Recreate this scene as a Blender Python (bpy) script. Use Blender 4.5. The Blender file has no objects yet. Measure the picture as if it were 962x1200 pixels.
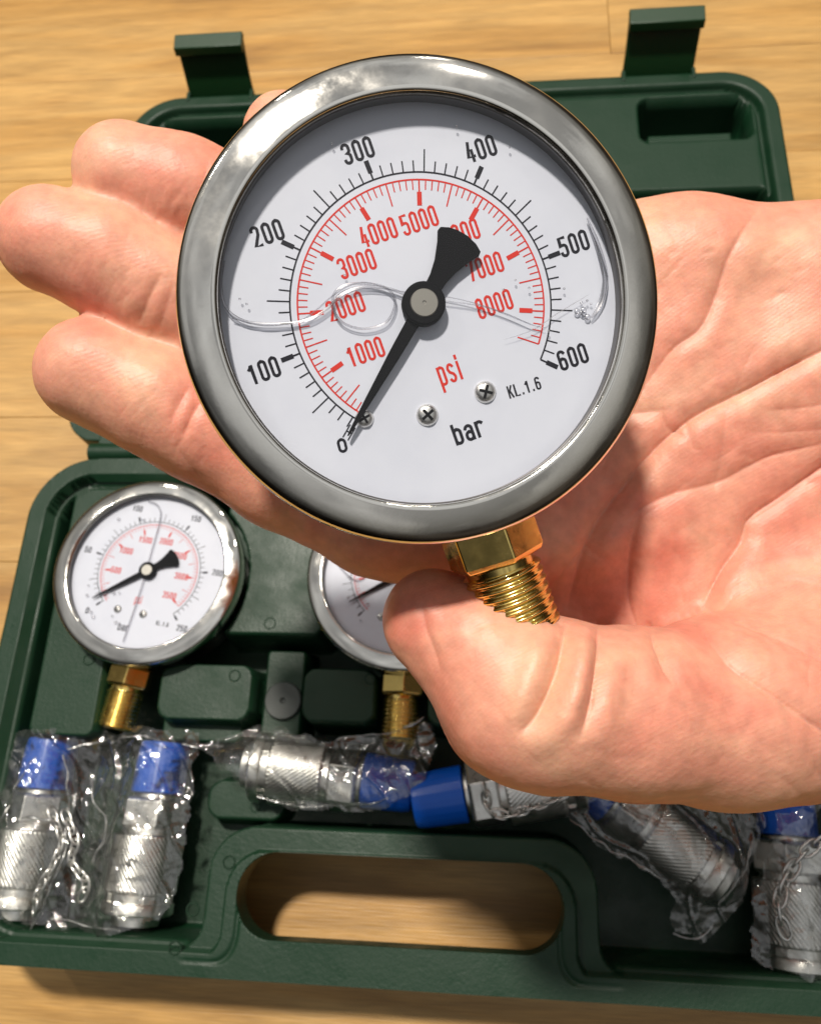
import bpy, bmesh, math, random
import numpy as np
from mathutils import Vector, Matrix, Euler, noise
random.seed(7); np.random.seed(7)
PI = math.pi
scn = bpy.context.scene
# ---------------------------------------------------------------- camera
FPX, CX, CY = 944.0, 481.0, 600.0
cam_d = bpy.data.cameras.new('camera'); cam = bpy.data.objects.new('camera', cam_d)
scn.collection.objects.link(cam); scn.camera = cam
cam.location = (0.02355496, 0.04799947, 0.31502136)
cam.rotation_euler = (0.36510337, 0.09115956, 0.03914759)
cam_d.sensor_fit = 'HORIZONTAL'; cam_d.sensor_width = 36.0; cam_d.lens = 36.0*FPX/962.0
cam_d.clip_start = 0.01; cam_d.clip_end = 20
cam_d.dof.use_dof = True; cam_d.dof.focus_distance = 0.120; cam_d.dof.aperture_fstop = 50
CM = Euler(cam.rotation_euler).to_matrix(); CL = Vector(cam.location)
CMn = np.array(CM); CLn = np.array(CL)
# ---------------------------------------------------------------- world: a dim warm room
w = bpy.data.worlds.new('World'); scn.world = w; w.use_nodes = True
nt = w.node_tree; nt.nodes.clear()
wo = nt.nodes.new('ShaderNodeOutputWorld'); bg = nt.nodes.new('ShaderNodeBackground')
tc = nt.nodes.new('ShaderNodeTexCoord'); sp = nt.nodes.new('ShaderNodeSeparateXYZ')
nt.links.new(tc.outputs['Generated'], sp.inputs[0])
rz = nt.nodes.new('ShaderNodeValToRGB'); nt.links.new(sp.outputs['Z'], rz.inputs[0])
cr = rz.color_ramp; cr.elements[0].position = 0.0; cr.elements[0].color = (.03, .022, .016, 1)
cr.elements[1].position = 1.0; cr.elements[1].color = (.80, .81, .82, 1)
for p_, c_ in ((.42, (.09, .075, .06, 1)), (.58, (.42, .41, .38, 1)), (.72, (.72, .72, .71, 1))):
    e = cr.elements.new(p_); e.color = c_
# the room behind the camera (the photographer's side, -y) is darker than the wall ahead
dt = nt.nodes.new('ShaderNodeVectorMath'); dt.operation = 'DOT_PRODUCT'; dt.inputs[1].default_value = (-.62, -.78, 0)
nt.links.new(tc.outputs['Generated'], dt.inputs[0])
ry = nt.nodes.new('ShaderNodeMapRange'); nt.links.new(dt.outputs['Value'], ry.inputs[0]); ry.interpolation_type = 'SMOOTHSTEP'
ry.inputs[1].default_value = .32; ry.inputs[2].default_value = .80; ry.inputs[3].default_value = 1.1; ry.inputs[4].default_value = .14
wm = nt.nodes.new('ShaderNodeMath'); wm.operation = 'MULTIPLY'; wm.inputs[1].default_value = 0.52
wn = nt.nodes.new('ShaderNodeTexNoise'); wn.inputs['Scale'].default_value = 2.6; wn.inputs['Detail'].default_value = 3; nt.links.new(tc.outputs['Generated'], wn.inputs[0])
wr = nt.nodes.new('ShaderNodeMapRange'); nt.links.new(wn.outputs[0], wr.inputs[0]); wr.inputs[1].default_value = .43; wr.inputs[2].default_value = .55; wr.inputs[3].default_value = .60; wr.inputs[4].default_value = 1.25
w2 = nt.nodes.new('ShaderNodeMath'); w2.operation = 'MULTIPLY'; nt.links.new(ry.outputs[0], w2.inputs[0]); nt.links.new(wr.outputs[0], w2.inputs[1])
nt.links.new(w2.outputs[0], wm.inputs[0]); nt.links.new(wm.outputs[0], bg.inputs[1])
nt.links.new(rz.outputs[0], bg.inputs[0]); nt.links.new(bg.outputs[0], wo.inputs[0])
scn.view_settings.view_transform = 'Standard'; scn.view_settings.look = 'None'
scn.view_settings.exposure = 0.0; scn.view_settings.gamma = 1.0
# ---------------------------------------------------------------- lamps on the ceiling
def lamp(name, loc, size, power, col):
    d = bpy.data.lights.new(name, 'AREA'); d.shape = 'DISK'; d.size = size; d.energy = power; d.color = col
    o = bpy.data.objects.new(name, d); scn.collection.objects.link(o)
    o.location = loc
    o.rotation_euler = (Vector((0, .12, .1)) - Vector(loc)).to_track_quat('-Z', 'Y').to_euler()
    return o
KEY = (1.0, .93, .83)
lamp('ceiling_lamp', (-.16, .64, 1.75), .13, 36, KEY)
lamp('ceiling_lamp', (-1.1, .95, 1.75), .07, 4, KEY)
lamp('ceiling_lamp', (.62, 1.05, 1.75), .07, 1.5, KEY)
lamp('ceiling_lamp', (.45, 1.9, 1.75), .10, 1.6, KEY)
lamp('ceiling_lamp', (-.8, 1.8, 1.75), .10, 1.6, KEY)
# ================================================================ helpers
def C(px, py, Z):                                   # picture direction at a depth -> world point
    return CL + CM @ Vector(((px-CX)/FPX*Z, -(py-CY)/FPX*Z, -Z))
def at(px, py, z):                                  # picture direction at a height over the table
    d = CM @ Vector(((px-CX)/FPX, -(py-CY)/FPX, -1))
    return CL + d*((z-CL.z)/d.z)
def tag(o, label=None, cat=None, group=None, kind=None):
    if label: o['label'] = label
    if cat: o['category'] = cat
    if group: o['group'] = group
    if kind: o['kind'] = kind
    return o
def empty(name, mat=None):
    o = bpy.data.objects.new(name, None); scn.collection.objects.link(o); o.empty_display_size = .01
    if mat is not None: o.matrix_world = mat
    return o
def link(name, me, mats, parent=None, smooth=True):
    o = bpy.data.objects.new(name, me); scn.collection.objects.link(o)
    if not isinstance(mats, (list, tuple)): mats = [mats]
    if not me.materials:
        for m in mats: me.materials.append(m)
    if smooth:
        me.polygons.foreach_set('use_smooth', [True]*len(me.polygons))
    if parent: o.parent = parent
    return o
class MB:
    def __init__(s): s.v = []; s.f = []
    def add(s, v, f):
        n = len(s.v); s.v += [tuple(p) for p in v]; s.f += [tuple(i+n for i in q) for q in f]; return s
    def box(s, x0, x1, y0, y1, z0, z1, M=None):
        v = [(x, y, z) for z in (z0, z1) for y in (y0, y1) for x in (x0, x1)]
        if M: v = [M @ Vector(p) for p in v]
        return s.add(v, [(0,2,3,1), (4,5,7,6), (0,1,5,4), (2,6,7,3), (0,4,6,2), (1,3,7,5)])
    def lathe(s, prof, n=64, rfun=None):            # profile (r, z) about Z
        v = []; f = []; m = len(prof)
        for i, (r, z) in enumerate(prof):
            for k in range(n):
                a = 2*PI*k/n; rr = rfun(r, z, a) if rfun else r
                v.append((rr*math.cos(a), rr*math.sin(a), z))
        for i in range(m-1):
            for k in range(n):
                a = i*n+k; b = i*n+(k+1) % n
                f.append((a, b, b+n, a+n))
        return s.add(v, f)
    def poly(s, pts, z0, z1):
        n = len(pts); v = [(x, y, z0) for x, y in pts]+[(x, y, z1) for x, y in pts]
        f = [tuple(range(n))[::-1], tuple(range(n, 2*n))]+[(i, (i+1) % n, n+(i+1) % n, n+i) for i in range(n)]
        return s.add(v, f)
    def tube(s, pts, r, n=8, closed=False):
        pts = [Vector(p) for p in pts]; m = len(pts); v = []; f = []
        for i, p in enumerate(pts):
            a = pts[(i-1) % m] if (closed or i > 0) else p; b = pts[(i+1) % m] if (closed or i < m-1) else p
            t = (b-a).normalized()
            u = t.cross(Vector((.13, .27, 1))).normalized(); q = t.cross(u)
            rr = r(i/(m-1)) if callable(r) else r
            for k in range(n):
                c = 2*PI*k/n; v.append(p+(u*math.cos(c)+q*math.sin(c))*rr)
        for i in range(m if closed else m-1):
            for k in range(n):
                a = i*n+k; b = i*n+(k+1) % n; c = ((i+1) % m)*n
                f.append((a, b, c+(k+1) % n, c+k))
        if not closed: f += [tuple(range(n)), tuple(range((m-1)*n, m*n))]
        return s.add(v, f)
    def ball(s, c, r, n=10, sz=1):
        pr = [(max(1e-5, math.sin(PI*i/n)), -math.cos(PI*i/n)) for i in range(n+1)]
        t = MB().lathe(pr, 2*n)
        return s.add([(c[0]+x*r, c[1]+y*r, c[2]+z*r*sz) for x, y, z in t.v], t.f)
    def mesh(s, name):
        me = bpy.data.meshes.new(name); me.from_pydata(s.v, [], s.f); me.update(); return me
    def build(s, name, mat, parent=None, smooth=True, bev=0, sharp=35):
        o = link(name, s.mesh(name), mat, parent, smooth)
        if bev:
            b = o.modifiers.new('bevel', 'BEVEL'); b.width = bev; b.segments = 2; b.limit_method = 'ANGLE'
        if smooth and sharp:
            try: o.data.set_sharp_from_angle(angle=math.radians(sharp))
            except Exception: pass
        return o
# ---------------------------------------------------------------- materials
def mat(name, col, rough=.5, metal=0, spec=.5, bump=None, var=None, rvar=None, coat=0, sss=None, trans=0, ior=None, obj=True):
    m = bpy.data.materials.new(name); m.use_nodes = True; n = m.node_tree; b = n.nodes['Principled BSDF']
    b.inputs['Base Color'].default_value = (*col, 1); b.inputs['Roughness'].default_value = rough
    b.inputs['Metallic'].default_value = metal; b.inputs['Specular IOR Level'].default_value = spec
    b.inputs['Coat Weight'].default_value = coat
    if ior: b.inputs['IOR'].default_value = ior
    if trans: b.inputs['Transmission Weight'].default_value = trans
    t = n.nodes.new('ShaderNodeTexCoord')
    def nz(scale, detail=4, r=.6):
        q = n.nodes.new('ShaderNodeTexNoise'); q.inputs['Scale'].default_value = scale
        q.inputs['Detail'].default_value = detail; q.inputs['Roughness'].default_value = r
        n.links.new(t.outputs['Object'], q.inputs['Vector']); return q
    if var:                                        # (scale, second colour, lo, hi)
        q = nz(var[0]); r = n.nodes.new('ShaderNodeValToRGB'); n.links.new(q.outputs[0], r.inputs[0])
        r.color_ramp.elements[0].position = var[2]; r.color_ramp.elements[0].color = (*col, 1)
        r.color_ramp.elements[1].position = var[3]; r.color_ramp.elements[1].color = (*var[1], 1)
        n.links.new(r.outputs[0], b.inputs['Base Color'])
    if rvar:                                       # (scale, lo rough, hi rough)
        q = nz(rvar[0], 6); r = n.nodes.new('ShaderNodeMapRange'); n.links.new(q.outputs[0], r.inputs[0])
        r.inputs[1].default_value = .35; r.inputs[2].default_value = .7
        r.inputs[3].default_value = rvar[1]; r.inputs[4].default_value = rvar[2]
        n.links.new(r.outputs[0], b.inputs['Roughness'])
    if bump:                                       # list of (scale, distance)
        prev = None
        for sc, dist in bump:
            q = nz(sc, 5); u = n.nodes.new('ShaderNodeBump'); u.inputs['Distance'].default_value = dist
            u.inputs['Strength'].default_value = 1
            n.links.new(q.outputs[0], u.inputs['Height'])
            if prev: n.links.new(prev.outputs[0], u.inputs['Normal'])
            prev = u
        n.links.new(prev.outputs[0], b.inputs['Normal'])
    return m
M_case = mat('green_plastic', (.0055, .030, .0125), .45, spec=.36, bump=[(900, .00010), (160, .00010)], rvar=(70, .36, .6))
M_latch = mat('green_latch_plastic', (.006, .035, .009), .38, bump=[(500, .0001)])
M_chrome = mat('chrome', (.87, .84, .78), .08, 1, bump=[(.07, .00005)], rvar=(.10, .03, .22))
M_steel = mat('zinc_steel', (.80, .79, .76), .24, 1, rvar=(.3, .25, .45))
M_inner = mat('dark_gasket', (.10, .095, .095), .35, .6)
M_body = mat('gauge_body_steel', (.40, .38, .35), .3, 1)
M_brass = mat('brass', (.90, .66, .22), .18, 1, rvar=(.4, .10, .30))
M_dial = mat('dial_white', (.62, .65, .735), .5, var=(.08, (.58, .61, .70), .4, .7))
M_black = mat('black_ink', (.008, .008, .014), .6, spec=.2)
M_red = mat('red_ink', (.60, .030, .018), .6, spec=.2)
M_needle = mat('black_needle', (.003, .003, .004), .7, spec=.08)
M_cap = mat('blue_cap_plastic', (.004, .105, .60), .3)
M_hubcap = mat('hub_metal', (.30, .29, .26), .42, .8)
M_disc = mat('grey_disc_plastic', (.05, .06, .055), .5)
M_sleeve = mat('grey_painted_steel', (.42, .42, .39), .4, .5)
def film(name, tint, base, rough, gain=1.0, ior=1.5, bump=None, haze=0):     # thin clear film: lets light through, mirrors by Fresnel
    m = bpy.data.materials.new(name); m.use_nodes = True; n = m.node_tree; n.nodes.clear()
    o = n.nodes.new('ShaderNodeOutputMaterial'); mx = n.nodes.new('ShaderNodeMixShader')
    tr = n.nodes.new('ShaderNodeBsdfTransparent'); tr.inputs[0].default_value = (*tint, 1)
    gl = n.nodes.new('ShaderNodeBsdfGlossy'); gl.inputs['Roughness'].default_value = rough
    fr = n.nodes.new('ShaderNodeFresnel'); fr.inputs[0].default_value = ior
    ma = n.nodes.new('ShaderNodeMath'); ma.operation = 'MULTIPLY_ADD'
    ma.inputs[1].default_value = gain; ma.inputs[2].default_value = base; ma.use_clamp = True
    n.links.new(fr.outputs[0], ma.inputs[0]); n.links.new(ma.outputs[0], mx.inputs[0])
    n.links.new(tr.outputs[0], mx.inputs[1]); n.links.new(gl.outputs[0], mx.inputs[2]); n.links.new(mx.outputs[0], o.inputs[0])
    if haze:                                        # a little milky scatter of polythene
        df = n.nodes.new('ShaderNodeBsdfDiffuse'); df.inputs[0].default_value = (.8, .8, .78, 1); m2 = n.nodes.new('ShaderNodeMixShader'); m2.inputs[0].default_value = haze
        n.links.new(tr.outputs[0], m2.inputs[1]); n.links.new(df.outputs[0], m2.inputs[2]); n.links.new(m2.outputs[0], mx.inputs[1])
    if bump:
        t = n.nodes.new('ShaderNodeTexCoord'); q = n.nodes.new('ShaderNodeTexNoise'); q.inputs['Scale'].default_value = bump[0]
        q.inputs['Detail'].default_value = 5
        u = n.nodes.new('ShaderNodeBump'); u.inputs['Distance'].default_value = bump[1]
        n.links.new(t.outputs['Object'], q.inputs[0]); n.links.new(q.outputs[0], u.inputs['Height'])
        n.links.new(u.outputs[0], gl.inputs['Normal']); n.links.new(u.outputs[0], fr.inputs['Normal'])
    return m
M_glass = film('gauge_glass', (.985, .985, .99), 0.0, .0, 1.0, 1.5)
M_menis = film('glycerine_edge', (.90, .90, .92), .12, .22, 1.9, 1.33)
M_bag = film('clear_bag_film', (.96, .96, .94), .10, .05, 2.2, 1.45, bump=(120, .0006), haze=.03)
M_fold = film('bag_fold_film', (.9, .9, .88), .22, .26, 2.2, 1.5, bump=(400, .0004), haze=.04)
# wood
def wood(name, shift, tone):
    m = bpy.data.materials.new(name); m.use_nodes = True; n = m.node_tree; b = n.nodes['Principled BSDF']
    t = n.nodes.new('ShaderNodeTexCoord'); mp = n.nodes.new('ShaderNodeMapping')
    n.links.new(t.outputs['Object'], mp.inputs[0]); mp.inputs['Location'].default_value = shift
    mp.inputs['Scale'].default_value = (1.0, 9.0, 1.0); mp.inputs['Rotation'].default_value = (0, 0, random.uniform(-.03, .03))
    def N(sc, det, dis, src=mp):
        q = n.nodes.new('ShaderNodeTexNoise'); q.inputs['Scale'].default_value = sc; q.inputs['Detail'].default_value = det
        q.inputs['Distortion'].default_value = dis; n.links.new(src.outputs[0], q.inputs[0]); return q
    a = N(5, 4, .8); c = N(16, 8, .5)
    mp2 = n.nodes.new('ShaderNodeMapping'); n.links.new(t.outputs['Object'], mp2.inputs[0])
    mp2.inputs['Scale'].default_value = (1, 26, 1); mp2.inputs['Location'].default_value = shift
    f = N(70, 4, .2, mp2)
    r = n.nodes.new('ShaderNodeValToRGB'); n.links.new(a.outputs[0], r.inputs[0]); cr = r.color_ramp
    base = [(.22, (.34, .165, .042)), (.40, (.53, .285, .078)), (.6, (.62, .365, .122)), (.82, (.46, .235, .062))]
    cr.elements[0].position, cr.elements[0].color = base[0][0], (*[k*tone for k in base[0][1]], 1)
    cr.elements[1].position, cr.elements[1].color = base[3][0], (*[k*tone for k in base[3][1]], 1)
    for p, k in base[1:3]:
        e = cr.elements.new(p); e.color = (*[q*tone for q in k], 1)
    def mul(src, node, lo, hi, fac):
        rr = n.nodes.new('ShaderNodeMapRange'); n.links.new(node.outputs[0], rr.inputs[0])
        rr.inputs[1].default_value = .35; rr.inputs[2].default_value = .65; rr.inputs[3].default_value = lo; rr.inputs[4].default_value = hi
        mx = n.nodes.new('ShaderNodeMix'); mx.data_type = 'RGBA'; mx.blend_type = 'MULTIPLY'; mx.inputs[0].default_value = fac
        n.links.new(src, mx.inputs[6]); cb = n.nodes.new('ShaderNodeCombineColor')
        for i in range(3): n.links.new(rr.outputs[0], cb.inputs[i])
        n.links.new(cb.outputs[0], mx.inputs[7]); return mx.outputs[2]
    o = mul(r.outputs[0], c, .80, 1.08, .9); o = mul(o, f, .78, 1.06, .8)
    n.links.new(o, b.inputs['Base Color']); b.inputs['Roughness'].default_value = .42
    u = n.nodes.new('ShaderNodeBump'); u.inputs['Distance'].default_value = .00025; u.inputs['Strength'].default_value = .6
    n.links.new(f.outputs[0], u.inputs['Height']); n.links.new(u.outputs[0], b.inputs['Normal'])
    return m
M_woods = [wood('oak_stave_wood', (i*1.37, i*.73, 0), t) for i, t in enumerate((1.0, .93, 1.06, .97, 1.03))]
# ================================================================ TABLE
table = tag(empty('table_top'), kind='structure')
MB().box(-.9, .9, -.55, 1.05, -.04, -.0016).build('core', M_woods[1], table, False)
ys = [-.556+.07*i for i in range(23)]               # joints fall at .494, .424, .354, .284 ...
for i, y0 in enumerate(ys):
    xs = [-.9]; x = -.9 + random.uniform(.15, .5)
    if abs(y0-.424) < .01: x = -.9 + .985 - .5
    while x < .82: xs.append(x); x += random.uniform(.38, .62) if abs(y0-.424) > .01 else .5
    xs.append(.9)
    for x0, x1 in zip(xs[:-1], xs[1:]):
        z = random.uniform(-.00012, .00012)
        MB().box(x0+.00009, x1-.00009, y0+.00008, y0+.07-.00008, -.02, z).build('stave', random.choice(M_woods), table, False, bev=.0003)
# ================================================================ TOOL CASE (height fields, mm)
def rr(x, y, x0, x1, y0, y1, r):
    cx, cy = (x0+x1)/2, (y0+y1)/2; qx = np.abs(x-cx)-(x1-x0)/2+r; qy = np.abs(y-cy)-(y1-y0)/2+r
    return np.hypot(np.maximum(qx, 0), np.maximum(qy, 0))+np.minimum(np.maximum(qx, qy), 0)-r
def disc(x, y, cx, cy, r): return np.hypot(x-cx, y-cy)-r
def S(d, wd=1.4):                                   # 1 inside, 0 outside, soft shoulder
    t = np.clip(.5-d/wd, 0, 1); return t*t*(3-2*t)
def field_mesh(name, x0, x1, y0, y1, step, H, outline, zbot, hole_lip=None):
    nx = int((x1-x0)/step)+1; ny = int((y1-y0)/step)+1
    X, Y = np.meshgrid(np.linspace(x0, x1, nx), np.linspace(y0, y1, ny))
    D = outline(X, Y)
    inside = D < 0
    cell = inside[:-1, :-1] | inside[1:, :-1] | inside[:-1, 1:] | inside[1:, 1:]
    e = .05
    gx = (outline(X+e, Y)-outline(X-e, Y))/(2*e); gy = (outline(X, Y+e)-outline(X, Y-e))/(2*e)
    out = D > 0
    X2 = np.where(out, X-gx*D, X); Y2 = np.where(out, Y-gy*D, Y)
    near = (~out) & (D > -.45*step); X2 = np.where(near, X-gx*D, X2); Y2 = np.where(near, Y-gy*D, Y2)
    Z = H(X2, Y2)
    idx = np.arange(nx*ny).reshape(ny, nx)
    q = np.stack([idx[:-1, :-1], idx[:-1, 1:], idx[1:, 1:], idx[1:, :-1]], -1)[cell]
    used, inv = np.unique(q, return_inverse=True); q = inv.reshape(-1, 4)
    V = np.stack([X2.ravel()[used], Y2.ravel()[used], Z.ravel()[used]], 1)
    ed = np.concatenate([q[:, [0, 1]], q[:, [1, 2]], q[:, [2, 3]], q[:, [3, 0]]])
    key = np.sort(ed, 1); k = key[:, 0].astype(np.int64)*len(V)+key[:, 1]
    u, first, cnt = np.unique(k, return_index=True, return_counts=True)
    be = ed[first[cnt == 1]]
    bv, binv = np.unique(be, return_inverse=True); binv = binv.reshape(-1, 2)
    lip = V[bv].copy(); lip[:, 2] -= .8
    g = V[bv].copy(); g[:, 2] = zbot
    if hole_lip is not None: g[hole_lip(g[:, 0], g[:, 1]), 2] = 34.0    # the grip is a thin moulded shell
    n0 = len(V); n1 = n0+len(bv)
    V = np.concatenate([V, lip, g])
    s1 = np.stack([be[:, 1], be[:, 0], n0+binv[:, 0], n0+binv[:, 1]], 1)
    s2 = np.stack([n0+binv[:, 1], n0+binv[:, 0], n1+binv[:, 0], n1+binv[:, 1]], 1)
    F = np.concatenate([q, s1, s2])
    me = bpy.data.meshes.new(name); me.from_pydata((V*.001).tolist(), [], F.tolist()); me.update()
    return me
GL, GM, GR = (-98, 127), (-6.5, 128), (85, 128)      # the three round gauge recesses
def base_out(x, y):
    d = rr(x, y, -150, 150, 0, 172, 24)
    hole = rr(x, y, -54.6, 45.9, 11.0, 35.8, 12.39)
    return np.maximum(d, -hole)
def base_H(x, y):
    o = rr(x, y, -150, 150, 0, 172, 24)
    h = np.full_like(x, 12.0)
    circ = np.minimum(np.minimum(disc(x, y, *GL, 33.5), disc(x, y, *GM, 33.5)), disc(x, y, *GR, 33.5))
    def pad(d, z, cut=True, rad=1.6):
        nonlocal h
        if cut: d = np.maximum(d, -circ)
        h = np.maximum(h, 12+(z-12)*S(d, rad))
    pad(rr(x, y, -137, -112.5, 69, 163, 3), 39)
    pad(rr(x, y, -137, -90, 128, 163, 3), 39)
    pad(rr(x, y, -92, -58, 75.5, 96, 5), 39); pad(rr(x, y, -92, -62, 69, 80, 3), 31, False)
    pad(rr(x, y, -75, -34.5, 105.5, 163, 4), 40)
    pad(rr(x, y, -57.5, -42, 60, 103, 2), 29, False)
    pad(rr(x, y, -41, -14.5, 76, 95.5, 5), 39)
    pad(rr(x, y, 2, 26, 76, 95.5, 5), 39); pad(rr(x, y, 50, 74, 76, 96, 5), 39); pad(rr(x, y, 98, 136, 69, 163, 3), 39)
    pad(rr(x, y, 22, 60, 105.5, 163, 4), 40)
    pad(rr(x, y, -75, -46, 44, 58, 6), 24, False)
    # rim, raised 45 mm, with a shallow inner step
    ring = -(o+9.5)
    h = np.maximum(h, 12+27*S(ring-0.0, 1.6)); h = np.maximum(h, 12+33*S(ring+2.2, 1.4))
    # handle housing with stepped shoulders
    def hs(g):
        a = rr(x, y, -66+g, 57-g, -30, 43.5-g, 15-g*.4)
        b = np.minimum(rr(x, y, -84+g, 76-g, -30, 7.5-g*.3, 3), a)
        k = 9.0; hh = np.clip(.5+.5*(rr(x, y, -84+g, 76-g, -30, 7.5-g*.3, 3)-a)/k, 0, 1)
        return rr(x, y, -84+g, 76-g, -30, 7.5-g*.3, 3)*(1-hh)+a*hh-k*hh*(1-hh)
    h = np.maximum(h, 12+29.5*S(hs(0), 1.4)); h = np.maximum(h, 12+33*S(hs(7.2), 1.2))
    g2 = np.abs(hs(12.5)); h = h-.9*np.exp(-(g2/.5)**2)*(y > 4)
    # moulding draft and small waviness
    return h + .12*np.sin(x*.09)*np.cos(y*.11) - 1.2*S(-o-.9, 1.6)*0
def lid_out(x, y): return np.maximum(rr(x, y, -150, 150, 186, 600, 13), rr(x, y, -150, 150, -100, 371, 24))
def lid_H(x, y):
    o = lid_out(x, y); h = np.full_like(x, 32.0)
    h = h-5*np.exp(-((o+8.2)/1.1)**2)               # gasket groove
    h = np.where(o < -8.2, h-1.6*S(o+9.5, 1.5), h)
    def pocket(d, z, wd=1.8):
        nonlocal h
        t = S(d, wd); h = h*(1-t)+z*t
    pocket(rr(x, y, 90, 138, 333.5, 358, 5), 7); pocket(rr(x, y, -138, -92, 333.5, 358, 5), 7)
    t = S(rr(x, y, 93, 131, 335.5, 342, 2), 1.6); h = np.maximum(h, 7+19*t)
    pocket(rr(x, y, -136, 141, 200, 305, 4), 8)
    return h
case = tag(empty('tool_case'), 'open dark green plastic carry case on the wooden table, oval grip hole in front', 'tool case')
link('base_tray', field_mesh('base_tray', -150.6, 150.6, -.6, 172.6, .6, base_H, base_out, 0.4, lambda x, y: (np.abs(x) < 60) & (y > 6) & (y < 40)), M_case, case)
link('lid_tray', field_mesh('lid_tray', -150.8, 150.8, 186.2, 371.8, .8, lid_H, lid_out, 0.4), M_case, case)
# stiffening bead round the outer rim of the base and hinge knuckles
for x0 in (-136, -88, 40, 92):
    MB().lathe([(1e-5, 0), (.0040, 0), (.0040, .040), (1e-5, .040)], 20).build('hinge_knuckle', M_case, case).matrix_local = \
        Matrix.Translation((x0*.001, .1795, .034)) @ Matrix.Rotation(PI/2, 4, 'Y')
    MB().box(x0*.001+.002, x0*.001+.038, .170, .189, .031, .0345).build('hinge_web', M_case, case, False, bev=.0006)
for x, y, z, r in ((-59, 32, 41.6, 2.0), (-69, 18, 41.6, 2.0), (-72, 7.5, 45.1, 2.0), (-119, 96, 39.1, 2.1), (-65, 91.5, 39.1, 2.0), (-54, 110, 40.1, 2.1), (-17.5, 91.5, 39.1, 1.8), (-57, 49, 24.1, 1.8)):
    MB().lathe([(r-.45, -.2), (r-.35, .12), (r-.1, .18), (r+.1, .12), (r+.2, -.2)], 24).build('mould_ring', M_case, case).matrix_local = \
        Matrix.Translation((x*.001, y*.001, z*.001)) @ Matrix.Scale(.001, 4)
mb = MB().lathe([(1e-4, .9), (.6, .9), (.75, 1.5), (1.1, 1.9), (6.2, 1.9), (6.6, 1.4), (6.7, -.5)], 40)
mb.build('round_boss', M_disc, case).matrix_local = Matrix.Translation((-.0492, .0845, .0291)) @ Matrix.Scale(.001, 4)
def latch(xc, lean):
    mb = MB(); n = 14; prof = []
    for i in range(n+1):                            # strap sweeping up from the rim
        t = i/n; prof.append((.3725+.0125*t**1.3, .0235+.0275*t))
    v = []; f = []
    for (y, z) in prof:
        wd = .0163-.0004*math.sin(PI*(z-.0235)/.03)
        for x, dy in ((-wd, 0), (wd, 0), (wd, .0022), (-wd, .0022)): v.append((xc+x+lean*(z-.0235), y+dy, z-dy*.4))
    for i in range(n):
        for k in range(4): a = i*4; b = a+4; f.append((a+k, a+(k+1) % 4, b+(k+1) % 4, b+k))
    f += [(0, 1, 2, 3), (n*4, n*4+1, n*4+2, n*4+3)]
    o = mb.add(v, f).build('latch', M_latch, case, True, bev=.0006)
    y, z = prof[-1]; xl = xc+lean*.0275
    MB().poly([(y-.0060, z-.0030), (y-.0052, z+.0006), (y+.0022, z+.0020), (y+.0030, z-.001), (y-.0006, z-.0012), (y-.0046, z-.0036)], -.0163, .0163).build('latch_lip', M_latch, o, True, bev=.0004).matrix_local = \
        Matrix(((0, 0, 1, xl), (1, 0, 0, 0), (0, 1, 0, 0), (0, 0, 0, 1)))
    for sx in (-1, 1):
        MB().box(xc+sx*.0157-.0009, xc+sx*.0157+.0009, .3685, .3745, .0225, .0325).build('latch_ear', M_case, o, False, bev=.0004)
    return o
latch(-.108, -.03); latch(.0995, .03)
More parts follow.
